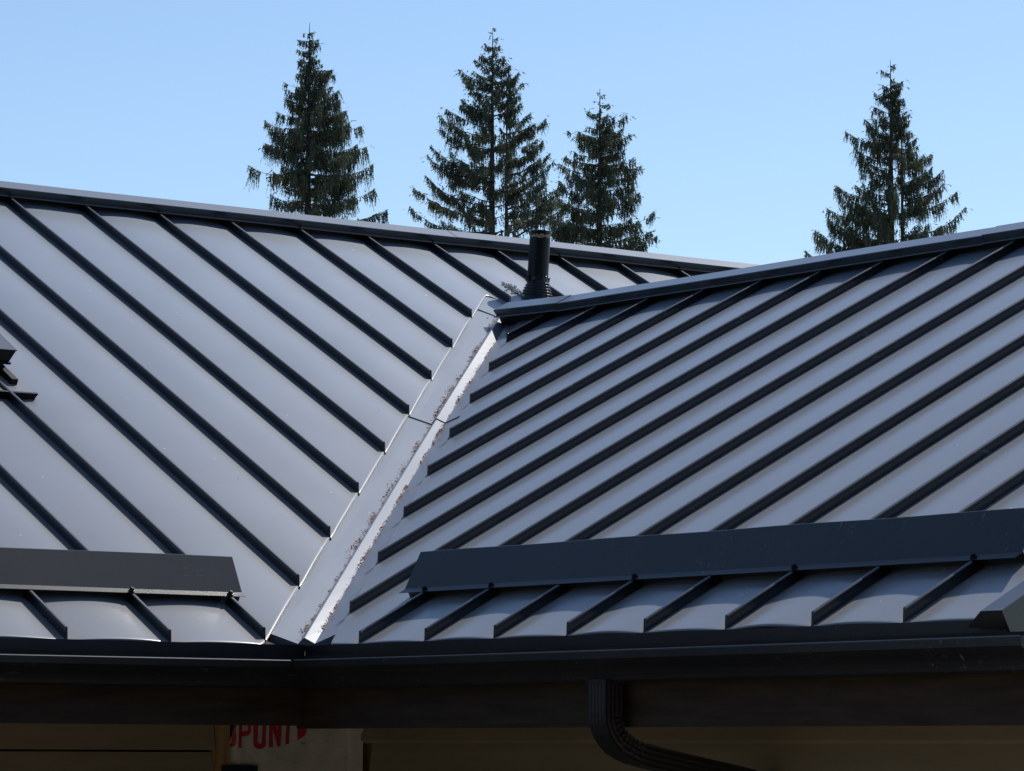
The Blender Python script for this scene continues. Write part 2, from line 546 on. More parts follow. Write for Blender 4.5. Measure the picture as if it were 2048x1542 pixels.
prof = [(0.0000, -0.0450), (0.0000, -0.1433), (0.0100, -0.1500), (0.0720, -0.1500), (0.0800, -0.1433), (0.0830, -0.1317), (0.0900, -0.1164),
        (0.1020, -0.1029), (0.1140, -0.0933), (0.1220, -0.0857), (0.1250, -0.0818), (0.1305, -0.0799), (0.1310, -0.0585), (0.1305, -0.0560), (0.1290, -0.0541), (0.1265, -0.0530), (0.1235, -0.0535),
        (0.1180, -0.0555), (0.1170, -0.0607), (0.1275, -0.0626), (0.1270, -0.0780), (0.1190, -0.0847), (0.0980, -0.1010),
        (0.0800, -0.1241), (0.0740, -0.1452), (0.0080, -0.1452), (0.0030, -0.1413), (0.0030, -0.0450)]
def gutter(kind):
    rings = []
    stops = ([-5.6, -4, -2.5, -1.2] if kind == 'A' else [-3.70, -3, -2, -1])
    for s_ in stops + [None]:
        ring = []
        for d, z in prof:
            al = s_ if s_ is not None else (-0.031 - d)
            sag = 0.0015 * sin((al) * 1.1) if s_ is not None else 0
            if kind == 'A': ring.append(Vector((al, -0.031 - d, z + sag + (-0.0005 if True else 0))))
            else: ring.append(Vector((-0.031 - d, al, z + sag + 0.0003)))
        rings.append(ring)
    mb = HB(); mb.loft(rings, True, False)
    if kind == 'B':
        b = len(mb.v)
        pr = [p for p in prof[:15]]
        mb.v += [(-0.031 - d * 1.01, -3.701, z) for d, z in pr] + [(-0.031 - d * 1.01, -3.706, z) for d, z in pr]
        m = len(pr)
        mb.f.append(tuple(b + i for i in range(m))); mb.f.append(tuple(b + m + i for i in reversed(range(m))))
        for i in range(m):
            mb.f.append((b + i, b + (i + 1) % m, b + m + (i + 1) % m, b + m + i))
    o = mb.build('gutter', M_dark, house)
    return o
g1 = gutter('A'); g1['label'] = 'black gutter under the left eave, its front lip shining in the sun'
g2 = gutter('B'); g2['label'] = 'black gutter under the right eave with an end cap at the gable'
mb = HB()   # mitre cover strip at the inner corner
mb.box((-0.1645, -0.1645, -0.084), (-0.148, -0.148, -0.0515))
mb.build('gutter_mitre', M_dark, house)

# --- downspout under the right gutter: outlet, corrugated straight, crimped elbow, sloping pipe
YD = -1.832
spine = [(-0.098, -0.143), (-0.098, -0.19), (-0.098, -0.245), (-0.096, -0.272), (-0.087, -0.298), (-0.069, -0.322), (-0.044, -0.343),
         (-0.012, -0.359), (0.025, -0.371), (0.08, -0.383), (0.277, -0.418), (0.46, -0.450), (0.50, -0.48), (0.51, -0.54), (0.51, -2.60)]
def rect_sec(hw, hd, ribs=5, r=0.003):
    """corrugated rectangle: hw half width along y, hd half depth in plane"""
    pts = []
    def side(p0, p1, nrm, nr):
        for i in range(nr * 4):
            t = (i + 0.0) / (nr * 4)
            bulge = r * (0.5 - 0.5 * cos(2 * pi * t * nr))
            pts.append((p0[0] + (p1[0] - p0[0]) * t - nrm[0] * bulge, p0[1] + (p1[1] - p0[1]) * t - nrm[1] * bulge))
    side((-hw, -hd), (hw, -hd), (0, -1), ribs)
    side((hw, -hd), (hw, hd), (1, 0), ribs - 1)
    side((hw, hd), (-hw, hd), (0, 1), ribs)
    side((-hw, hd), (-hw, -hd), (-1, 0), ribs - 1)
    return pts
SEC = rect_sec(0.043, 0.033, 5, 0.0013)
# resample the spine
def resample(pts, step):
    out = [Vector(pts[0])]
    for p0, p1 in zip(pts[:-1], pts[1:]):
        p0, p1 = Vector(p0), Vector(p1); n = max(1, int((p1 - p0).length / step))
        for i in range(1, n + 1): out.append(p0.lerp(p1, i / n))
    return out
sp_ = resample(spine[:9], 0.006) + resample(spine[8:], 0.05)[1:]
rings = []; arc = 0
for i, p in enumerate(sp_):
    t = (sp_[min(i + 1, len(sp_) - 1)] - sp_[max(i - 1, 0)]).normalized()
    nn = Vector((t.y, -t.x))      # in the (x,z) plane, pointing to the inner/back side
    if nn.x > 0: nn = -nn
    if i: arc += (p - sp_[i - 1]).length
    crimp = 0.0
    if 0.10 < arc < 0.30: crimp = 0.0060 * (1 if i % 3 == 0 else 0)
    ring = []
    for w_, d_ in SEC:
        inner = d_ < 0.0
        dd = d_ * (1.0)
        if d_ < -0.02: dd += crimp              # crimps cut into the inner bend
        sc_ = 1.0 - (crimp * 16 * min(1, (0.012 - d_) / 0.03) if d_ < 0.012 else 0)
        ring.append(Vector((p.x + nn.x * dd, YD + w_ * sc_, p.y + nn.y * dd)))
    rings.append(ring)
ds = HB(); ds.loft(rings)
dso = ds.build('downspout', M_dark, house)
dso['label'] = 'black corrugated downspout with a crimped elbow turning back to the wall'
col_ = HB(); col_.box((-0.136, YD - 0.050, -0.1575), (-0.060, YD + 0.050, -0.1500)); col_.build('downspout_outlet', M_dark, dso).matrix_parent_inverse = Matrix.Identity(4)

# --- walls with lap siding boards
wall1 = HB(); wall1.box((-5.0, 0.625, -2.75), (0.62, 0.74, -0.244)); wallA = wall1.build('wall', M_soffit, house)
wall2 = HB(); wall2.box((0.625, -3.26, -2.75), (0.74, 0.62, -0.244)); wallB = wall2.build('wall', M_board, house)
gb = HB()
gb.add([(0.62, -3.27, -2.75), (6.0, -3.27, -2.75), (6.0, -3.27, -0.2), (3.31, -3.27, 1.62), (0.62, -3.27, 0.26),
        (0.62, -3.24, -2.75), (6.0, -3.24, -2.75), (6.0, -3.24, -0.2), (3.31, -3.24, 1.62), (0.62, -3.24, 0.26)],
       [(0, 1, 2, 3, 4), (9, 8, 7, 6, 5), (0, 5, 6, 1), (1, 6, 7, 2), (2, 7, 8, 3), (3, 8, 9, 4), (4, 9, 5, 0)])
gb.build('wall', M_siding, house)
gb = HB(); gb.box((6.05, -3.27, -2.75), (6.4, 4.3, -0.2)); gb.build('wall', M_siding, house)
gb = HB(); gb.box((-5.0, 0.74, -2.75), (-4.88, 8.0, -0.1)); gb.build('wall', M_siding, house)
gb = HB(); gb.box((6.4, 4.3, -2.75), (9.0, 4.42, -0.1))
gb.build('wall', M_siding, house)
EXPO = 0.178
def lap_board(axis, z0, a0, a1, parent):
    d = 0.60
    bot, top = d - 0.022, d + 0.004
    mb = HB()
    def q(off, al, z): return (al, off, z) if axis == 'A' else (off, al, z)
    zt = z0 + EXPO + (-0.0075 if axis == 'A' else 0.02)
    rings = []
    for al in (a0, a1):
        rings.append([q(bot + 0.011, al, z0), q(bot + 0.001, al, z0 + (0.002 if axis == 'A' else 0.010)), q(bot, al, z0 + (0.004 if axis == 'A' else 0.012)), q(top, al, zt), q(top + 0.011, al, zt)])
    mb.loft(rings)
    mb.build('siding_board', M_siding, parent)
for i in range(14):
    z0 = -0.365 - i * EXPO
    lap_board('A', z0, -5.0, -0.010 + 0.002 * (i % 2), wallA)
    z0 = -0.337 - i * EXPO
    e = 0.502 - (0.022 if i % 2 else 0.0)
    lap_board('B', z0, -3.25, e - (0.024 if i == 1 else 0), wallB)
# raw board and corner furring beside the wrap
bd = HB(); bd.box((-0.006, 0.574, -2.7), (0.050, 0.622, -0.252)); bd.build('furring_board', M_board, wallA)

# housewrap sheet draped over the unfinished corner
W0 = Vector((0.30, 0.58, -0.40))
def wrap_off(x, z):
    # slack folds near the left edge and soft bulges
    f = 0.006 * sin(x * 23 + z * 9) + 0.004 * sin(x * 61 - z * 31 + 1)
    if x < 0.105: f += 0.016 * sin((x - 0.015) * 70 + z * 12)
    return f
vs, fs = [], []
nx, nz = 46, 60
for i in range(nx + 1):
    for j in range(nz + 1):
        z = -0.255 - j * 0.014
        if j > 16: z = -0.479 - (j - 16) * 0.05
        zz = z
        left = 0.078 if z > -0.27 else max(0.024, 0.078 - (-0.27 - z) * 0.30)
        s = i / nx
        L = left + (0.705 - left) * s
        if L < 0.588: p = Vector((L, 0.588 - 0.006 - wrap_off(L, z) * 0.5, zz))
        else: p = Vector((0.588 - 0.006 - 0.0, 0.588 - (L - 0.588) * 0.82, zz))
        vs.append(p - W0)
for i in range(nx):
    for j in range(nz):
        p = i * (nz + 1) + j
        fs.append((p, p + 1, p + nz + 2, p + nz + 1))
wrap = mesh_obj('housewrap_sheet', vs, fs, M_wrap, None, True)
wrap.location = W0
tag(wrap, 'white housewrap sheet with red lettering hanging over the unfinished wall corner under the eave', 'housewrap')
letters = {'D': ([(0.0521, -0.3489), (0.0575, -0.3534), (0.0718, -0.3534), (0.0778, -0.3488), (0.0799, -0.3397), (0.0794, -0.3095), (0.0753, -0.2944), (0.0777, -0.2641), (0.0723, -0.2641), (0.0646, -0.3005), (0.0652, -0.3383), (0.0627, -0.3428), (0.0573, -0.3398)], None), 'P': ([(0.0891, -0.3572), (0.1056, -0.3572), (0.105, -0.3139), (0.1287, -0.3128), (0.1394, -0.3061), (0.1443, -0.2939), (0.1444, -0.2575), (0.1307, -0.2575), (0.1312, -0.2895), (0.1284, -0.2946), (0.1069, -0.2957), (0.1063, -0.2575), (0.0884, -0.2575)], None), 'U': ([(0.152, -0.2575), (0.1728, -0.2575), (0.1723, -0.3332), (0.176, -0.3393), (0.1868, -0.3407), (0.1911, -0.3377), (0.192, -0.2575), (0.2101, -0.2575), (0.2086, -0.3452), (0.2015, -0.3559), (0.1907, -0.3599), (0.1726, -0.3599), (0.1599, -0.3545), (0.1525, -0.3424)], None), 'N': ([(0.2207, -0.3549), (0.2385, -0.3536), (0.2387, -0.2872), (0.2577, -0.3511), (0.2748, -0.3489), (0.279, -0.2575), (0.2622, -0.2575), (0.2606, -0.2901), (0.25, -0.2575), (0.225, -0.2575)], None), 'T': ([(0.2978, -0.3433), (0.3142, -0.3411), (0.318, -0.2575), (0.301, -0.2575)], None), 'leaf': ([(0.3489, -0.3268), (0.3499, -0.2575), (0.383, -0.2575), (0.3868, -0.2708), (0.3871, -0.2953), (0.3817, -0.3076), (0.3671, -0.3184)], None)}
from mathutils.geometry import tessellate_polygon
for key, (poly, _) in letters.items():
    mb = MB()
    tri = tessellate_polygon([[Vector((x, z, 0)) for x, z in poly]])
    def fp(x, z, d): return Vector((x, 0.588 - 0.006 - wrap_off(x, z) * 0.5 - d, z)) - W0
    # subdivide each triangle to follow the slack of the sheet
    for t in tri:
        pts = [Vector(poly[i]) for i in t]
        N = 5
        idx = {}
        for i in range(N + 1):
            for j in range(N + 1 - i):
                p = pts[0] + (pts[1] - pts[0]) * i / N + (pts[2] - pts[0]) * j / N
                idx[(i, j)] = len(mb.v); mb.v.append(tuple(fp(p.x, p.y, 0.0022)))
        for i in range(N):
            for j in range(N - i):
                mb.f.append((idx[(i, j)], idx[(i + 1, j)], idx[(i, j + 1)]))
                if j < N - i - 1: mb.f.append((idx[(i + 1, j)], idx[(i + 1, j + 1)], idx[(i, j + 1)]))
    mb.build('printed_mark' if key == 'leaf' else 'printed_letter', M_red, wrap)
# small TM
mb = MB()
def bar(x0, z0, x1, z1, w=0.0016):
    d = Vector((x1 - x0, z1 - z0)); nrm = Vector((-d.y, d.x)).normalized() * w / 2
    q = [fp(x0 + nrm.x, z0 + nrm.y, 0.0022), fp(x1 + nrm.x, z1 + nrm.y, 0.0022), fp(x1 - nrm.x, z1 - nrm.y, 0.0022), fp(x0 - nrm.x, z0 - nrm.y, 0.0022)]
    mb.add(q, [(0, 1, 2, 3)])
bar(0.3644, -0.3364, 0.3730, -0.3358); bar(0.3688, -0.3364, 0.3688, -0.3448)
bar(0.3759, -0.3447, 0.3769, -0.3358); bar(0.3769, -0.3358, 0.3805, -0.3418); bar(0.3805, -0.3418, 0.3842, -0.3355); bar(0.3842, -0.3355, 0.3852, -0.3442)
mb.build('printed_letter', M_ink, wrap)
for sx, sz, an in ((0.342, -0.409, 0.0), (0.560, -0.392, -0.5), (0.470, -0.330, 0.9), (0.225, -0.445, 0.2)):
    mb = MB()
    d_ = Vector((cos(an), 0, sin(an))) * 0.0055; w_s = Vector((-sin(an), 0, cos(an))) * 0.0007
    c_ = Vector((sx, 0.588 - 0.006 - wrap_off(sx, sz) * 0.5 - 0.0026, sz)) - W0; t_ = Vector((0, -0.001, 0))
    mb.loft([[c_ - d_ - w_s, c_ - d_ + w_s, c_ - d_ + w_s + t_, c_ - d_ - w_s + t_], [c_ + d_ - w_s, c_ + d_ + w_s, c_ + d_ + w_s + t_, c_ + d_ - w_s + t_]])
    mb.build('staple', M_screw, wrap)
# navy flashing tape at the bottom left of the sheet
mb = MB(); mb.box((0.012, 0.560, -0.75), (0.1626, 0.566, -0.4213))
nt = mesh_obj('flashing_tape', [Vector(v) - W0 for v in mb.v], mb.f, M_navy, wrap)

# ------------------------------------------------------------------ snow guards
def snow_guard(kind, a0, a1, rib_idx):
    fold, flg, top = ((0.300, 0.273, 0.350) if kind == 'A' else (0.314, 0.285, 0.362))
    zt = 0.3265 if kind == 'A' else 0.3385
    hh = RIB + 0.001
    if kind == 'A':
        P = lambda run, al: Vector(PtA(al, run, hh)); T = lambda al: Vector((al, top, zt))
    else:
        P = lambda run, al: Vector(PtB(run, al, hh)); T = lambda al: Vector((cB * top - sB * al, sB * top + cB * al, zt))
    root = Vector(P(fold, (a0 + a1) / 2))
    r = empty('snow_guard', root)
    n = 24; rings = []
    nn = nA if kind == 'A' else nB
    # plate and its folded foot, thin sheet with real thickness
    for i in range(n + 1):
        al = a0 + (a1 - a0) * i / n
        w = 0.0012 * sin(i * 0.9)
        f0 = P(fold + (hh * (PA if kind == 'A' else PB) / (kA if kind == 'A' else kB)), al) if False else P(fold, al)
        fl = P(flg, al); tp = T(al) + Vector((0, 0, w))
        up = (tp - f0).normalized()
        fwd = (fl - f0).normalized()
        out = (fwd - up * fwd.dot(up)).normalized()
        th = 0.0012
        # small hem on the plate's top edge
        rings.append([fl, fl + nn * th, f0 + out * 0.001 + nn * 0.002, tp + out * 0.002 - up * 0.002, tp + up * 0.0005, tp - out * 0.002,
                      f0 - out * 0.001 - up * 0.0])
    pl = MB(); pl.loft(rings, True, True)
    mesh_obj('plate', [Vector(v) - root for v in pl.v], pl.f, M_guard, r)
    # upstand that closes the gap between the seams below the plate
    cl = MB(); base = X0 if kind == 'A' else Y0
    Q = (lambda al, h: Vector(PtA(al, fold + 0.004, h))) if kind == 'A' else (lambda al, h: Vector(PtB(fold + 0.004, al, h)))
    for k in range(-22, 17):
        lo_, hi_ = (base + k * S, base + (k + 1) * S) if kind == 'A' else (base - (k + 1) * SY, base - k * SY)
        lo_, hi_ = max(lo_ + 0.0055, min(a0, a1)), min(hi_ - (0.018 if (kind, k) == ('A', -9) else 0.0055), max(a0, a1))
        if hi_ - lo_ < 0.05: continue
        q = [Q(lo_, 0.004), Q(hi_, 0.004), Q(hi_, 0.041), Q(lo_, 0.041)]
        if (hi_ - lo_) > 0.2:
            q = [Q(lo_, 0.002), Q((lo_ + hi_) / 2, 0.010), Q(hi_, 0.004), Q(hi_, 0.041), Q((lo_ + hi_) / 2, 0.041), Q(lo_, 0.041)]
        o_ = (nA.cross(Vector((1, 0, 0))) if kind == 'A' else Vector((1, 0, 0))) * 0.0
        b_ = len(q); th_ = Vector((0, 0.0015, 0.0008)) if kind == 'A' else Vector((0.0015, 0, 0.0008))
        c_ = MB(); c_.loft([[v - root for v in q], [v + th_ - root for v in q]])
        mesh_obj('upstand', c_.v, c_.f, M_guard, r)
    for k in rib_idx:
        al = base + k * S if kind == 'A' else base - k * SY
        p = P((fold + flg) / 2 - 0.002, al) + nn * 0.002
        s_ = screw(p, nn, r, root); s_.scale = (1.35, 1.35, 1.35)
    return r
# fold heights: run positions are given at rib-top level, so shift by the normal offset
gA = snow_guard('A', -5.5, -0.092, (-20, -18, -16, -14, -12, -11, -9, -8))
tag(gA, 'dark metal snow guard plate across the seams of the left roof slope above its eave', 'snow guard', 'snow guards along the eaves')
gB = snow_guard('B', -0.187, -3.245, (8, 9, 11, 13, 15))
tag(gB, 'dark blue-black metal snow guard plate across the seams of the right roof slope', 'snow guard', 'snow guards along the eaves')

# ------------------------------------------------------------------ plumbing vent pipe
vb = Vector(PtA(3.738, 3.611, 0.0))
vent = empty('vent_pipe', vb)
tag(vent, 'black plumbing vent pipe with ridged rubber boot standing behind the right ridge', 'vent pipe')
vr = random.Random(5)
ax = (Vector((Rv.x, Rv.y, 0)) * 0.055 + Vector((0, 0, 1))).normalized()
mb = MB()
PH = 0.352
lathe(mb, [(0.0525, -0.03), (0.0525, 0.10), (0.0525, 0.2), (0.0523, PH - 0.028)], axis=ax, n=32, caps=False)
mb.build('pipe', M_black, vent, True)
mb = MB()
n_ = 32; u_ = ax.orthogonal().normalized(); w_ = ax.cross(u_)
rr = []
for r_, z_, j_ in ((0.0530, PH - 0.036, 0.005), (0.0533, PH - 0.026, 0.005), (0.0525, PH - 0.018, 0.002)):
    rr.append([ax * (z_ + vr.uniform(-j_, j_)) + (u_ * cos(2 * pi * k / n_) + w_ * sin(2 * pi * k / n_)) * r_ for k in range(n_)])
mb.loft(rr, True, False); mb.build('tan_ring', M_tan, vent, True)
mb = MB()
lathe(mb, [(0.0528, PH - 0.024), (0.0528, PH - 0.006), (0.0520, PH), (0.0455, PH), (0.0455, PH - 0.10)], axis=ax, n=32, wob=0.0010, rnd=vr, caps=False)
mb.build('pipe_collar', M_black, vent)
mb = MB()
prof_b = []
for i in range(6):
    r0_ = 0.083 - i * 0.0055; z0_ = 0.012 + i * 0.0145
    prof_b += [(r0_ + 0.002, z0_), (r0_ + 0.0035, z0_ + 0.004), (r0_ + 0.001, z0_ + 0.008), (r0_ - 0.006, z0_ + 0.010)]
prof_b += [(0.0525, 0.108), (0.051, 0.118)]
lathe(mb, [(0.115, -0.005), (0.110, 0.006)] + prof_b, axis=(ax + nA * 0.25).normalized(), n=40, caps=False)
mb.build('rubber_boot', M_rubber, vent, True)
# sealant: irregular beads round the collar of the boot and the left of its base
def blobs(name, mat, pts, parent):
    mb = MB()
    for c, r_ in pts:
        lathe(mb, [(r_ * 0.3, -r_ * 0.6), (r_, -r_ * 0.1), (r_ * 0.7, r_ * 0.5), (r_ * 0.1, r_ * 0.7)], c=c, axis=(vr.uniform(-1, 1), vr.uniform(-1, 1), 1), n=6, wob=r_ * 0.2, rnd=vr)
    return mb.build(name, mat, parent)
pts = []
for i in range(70):
    t = vr.uniform(0, 2 * pi); z_ = vr.uniform(0.098, 0.124)
    pts.append((ax * z_ + (u_ * cos(t) + w_ * sin(t)) * (0.0545 + (0.124 - z_) * 0.2), vr.uniform(0.003, 0.007)))
blobs('black_sealant_bead', M_rubber, pts, vent)
pts = []
Rh = Vector((Rv.x, Rv.y, 0)).normalized()
for i in range(150):
    t = vr.uniform(-1, 1); d = 0.098 + abs(vr.gauss(0, 0.022))
    dirn = (-Rh * cos(t * 0.9) + Vector((0, 1, 0)) * sin(t * 0.9) * 1.0)
    p = dirn * d; p.z = p.y * PA + 0.014 + vr.uniform(0, 0.030) * (1 - abs(t))
    pts.append((p, vr.uniform(0.003, 0.008)))
blobs('pale_sealant_bead', M_seal, pts, vent)

# ------------------------------------------------------------------ left roof vent (mostly outside the frame)
rv0 = Vector(PtA(-0.39, 2.335, 0.0))
rvent = empty('roof_vent', rv0)
tag(rvent, 'black stepped metal roof vent at the left edge of the photo', 'roof vent')
def pv(x, y, h): return Vector(PtA(x, y, h)) - rv0
def prism(name, mat, bottom, top, parent=None):
    mb = MB(); mb.loft([[pv(*p) for p in bottom], [pv(*p) for p in top]])
    return mb.build(name, mat, parent or rvent)
prism('base_plate', M_pan, [(-0.75, 1.94, 0.024), (-0.03, 1.94, 0.024), (-0.03, 2.75, 0.012), (-0.75, 2.75, 0.012)],
      [(-0.75, 1.94, 0.029), (-0.03, 1.94, 0.029), (-0.03, 2.75, 0.017), (-0.75, 2.75, 0.017)])
prism('front_bar', M_black, [(-0.75, 1.925, 0.006), (-0.045, 1.925, 0.006), (-0.029, 1.933, 0.012), (-0.029, 1.945, 0.012), (-0.75, 1.945, 0.006)],
      [(-0.75, 1.925, 0.037), (-0.045, 1.925, 0.037), (-0.027, 1.925, 0.037), (-0.027, 1.937, 0.037), (-0.75, 1.937, 0.037)])
prism('side_rail', M_black, [(-0.098, 2.02, 0.026), (-0.070, 2.02, 0.026), (-0.070, 2.70, 0.016), (-0.098, 2.70, 0.016)],
      [(-0.098, 2.02, 0.052), (-0.070, 2.02, 0.052), (-0.070, 2.70, 0.072), (-0.098, 2.70, 0.072)])
prism('throat', M_black, [(-0.60, 2.17, 0.02), (-0.085, 2.17, 0.02), (-0.075, 2.45, 0.02), (-0.60, 2.45, 0.02)],
      [(-0.60, 2.18, 0.075), (-0.060, 2.18, 0.075), (-0.050, 2.45, 0.075), (-0.60, 2.45, 0.075)])
prism('hood_lip', M_black, [(-0.62, 2.150, 0.056), (-0.038, 2.150, 0.056), (-0.030, 2.47, 0.056), (-0.62, 2.47, 0.056)],
      [(-0.62, 2.152, 0.064), (-0.034, 2.152, 0.064), (-0.026, 2.47, 0.064), (-0.62, 2.47, 0.064)])
prism('hood', M_black, [(-0.61, 2.158, 0.064), (-0.043, 2.158, 0.064), (-0.035, 2.45, 0.064), (-0.61, 2.45, 0.064)],
      [(-0.61, 2.150, 0.118), (-0.028, 2.150, 0.118), (-0.024, 2.45, 0.126), (-0.61, 2.45, 0.126)])
prism('hood_top', M_seam_shade, [(-0.612, 2.148, 0.118), (-0.025, 2.148, 0.118), (-0.021, 2.455, 0.126), (-0.612, 2.455, 0.126)],
      [(-0.612, 2.148, 0.122), (-0.025, 2.148, 0.122), (-0.021, 2.455, 0.130), (-0.612, 2.455, 0.130)])

# ------------------------------------------------------------------ leaf litter along the valley crest
m, n, l, b = new_mat('dry_needle_litter')
oi = n.new('ShaderNodeTexCoord').outputs['Object']
l.new(mix(n, l, ramp(n, l, noise(n, l, oi, 60, 3), 0.35, 0.65), (0.26, 0.085, 0.045), (0.55, 0.30, 0.18)), b.inputs['Base Color'])
b.inputs['Roughness'].default_value = 0.7
tr_ = n.new('ShaderNodeBsdfTranslucent'); l.new(b.inputs['Base Color'].links[0].from_socket, tr_.inputs['Color'])
ms_ = n.new('ShaderNodeMixShader'); ms_.inputs[0].default_value = 0.4
l.new(b.outputs[0], ms_.inputs[1]); l.new(tr_.outputs[0], ms_.inputs[2]); l.new(ms_.outputs[0], n['Material Output'].inputs['Surface'])
M_litter = m
lr = random.Random(3)
L0 = Vector((1.6, 1.6, 0.8))
mb = MB()
def flake(p, s):
    d = Vector((lr.gauss(0, 1), lr.gauss(0, 1), lr.gauss(0, 0.5))).normalized() * s
    e = Vector((lr.gauss(0, 1), lr.gauss(0, 1), lr.gauss(0, 0.8))).normalized() * s * 0.42
    c = Vector((0, 0, lr.uniform(0.1, 0.45) * s))
    mb.add([p - d, p - d * 0.2 + e + c, p + d, p + d * 0.2 - e + c * 0.5], [(0, 1, 2), (0, 2, 3)])
for side in (-1, 1):
    clumps = [(lr.uniform(0.06, 3.25), lr.uniform(0.5, 1.6)) for _ in range(26)]
    if side == -1: clumps += [(0.10, 2.4), (0.72, 2.4), (0.80, 1.8), (1.02, 1.8)]
    else: clumps += [(0.12, 2.4), (0.62, 2.0), (0.95, 1.8), (1.85, 2.4), (1.78, 2.0)]
    for i in range(560 if side == -1 else 480):
        if lr.random() < 0.66:
            c, w_k = lr.choice(clumps); t = c + lr.gauss(0, 0.012 + 0.009 * w_k); hgt = lr.uniform(0.002, 0.009 + 0.006 * w_k); off = abs(lr.gauss(0, 0.0015 + 0.0028 * w_k))
        else:
            t = lr.uniform(0.05, 3.22); hgt = lr.uniform(0.001, 0.005); off = abs(lr.gauss(0, 0.002))
            if 1.25 < t < 1.6 and side == 1 and lr.random() < 0.5: continue
        if not 0.03 < t < 3.27: continue
        lf_ = -0.003 + (0.005 if t > TJ else 0)
        o_ = (0.019 if side == -1 else 0.021) + off
        p = Vector((t + side * o_, t - side * o_, (zA(t + o_) if side == -1 else zB(t + o_)) + lf_ + hgt)) - L0
        flake(p, lr.uniform(0.0035, 0.0085))
# a few strays
for i in range(60):
    x = lr.uniform(-1.0, 3.2); y = lr.uniform(x + 0.03, x + 0.17) if lr.random() < 0.4 and x > 0 else lr.uniform(max(0.1, x + 0.2), 4.0)
    if y - x < HEM_A: zc = zA(y) + 0.001
    else: zc = zA(y) + 0.016
    flake(Vector((x, y, zc)) - L0, lr.uniform(0.002, 0.004))
# clump by the mouth of the right ridge cap
for i in range(90):
    p = Vector(PtB(3.24, 3.30, 0.02)) + Vector((lr.gauss(0, 0.012), lr.gauss(0, 0.012), lr.uniform(-0.015, 0.03)))
    flake(p - L0, lr.uniform(0.003, 0.007))
lit = mb.build('leaf_litter', M_litter)
lit.location = L0
tag(lit, 'dry reddish brown needle litter caught along both sides of the valley crest', 'litter', kind='stuff')

# ------------------------------------------------------------------ conifers behind the roofs
def foliage_mat(name, c0, c1, c2):
    m, n, l, b = new_mat(name)
    g = n.new('ShaderNodeTexCoord').outputs['Object']
    f1 = ramp(n, l, noise(n, l, g, 1.6, 3), 0.35, 0.65)
    f2 = ramp(n, l, noise(n, l, g, 11, 3), 0.45, 0.75)
    c = mix(n, l, f2, mix(n, l, f1, c0, c1), c2)
    l.new(c, b.inputs['Base Color'])
    b.inputs['Roughness'].default_value = 0.6
    b.inputs['Specular IOR Level'].default_value = 0.3
    tr = n.new('ShaderNodeBsdfTranslucent'); l.new(c, tr.inputs['Color'])
    ms = n.new('ShaderNodeMixShader'); ms.inputs[0].default_value = 0.42
    l.new(b.outputs[0], ms.inputs[1]); l.new(tr.outputs[0], ms.inputs[2])
    l.new(ms.outputs[0], n['Material Output'].inputs['Surface'])
    return m
M_leaf = foliage_mat('cedar_foliage', (0.065, 0.105, 0.085), (0.10, 0.135, 0.08), (0.18, 0.15, 0.09))
M_bark = simple('conifer_bark', (0.045, 0.038, 0.032), 0.9, 0.3, 6)

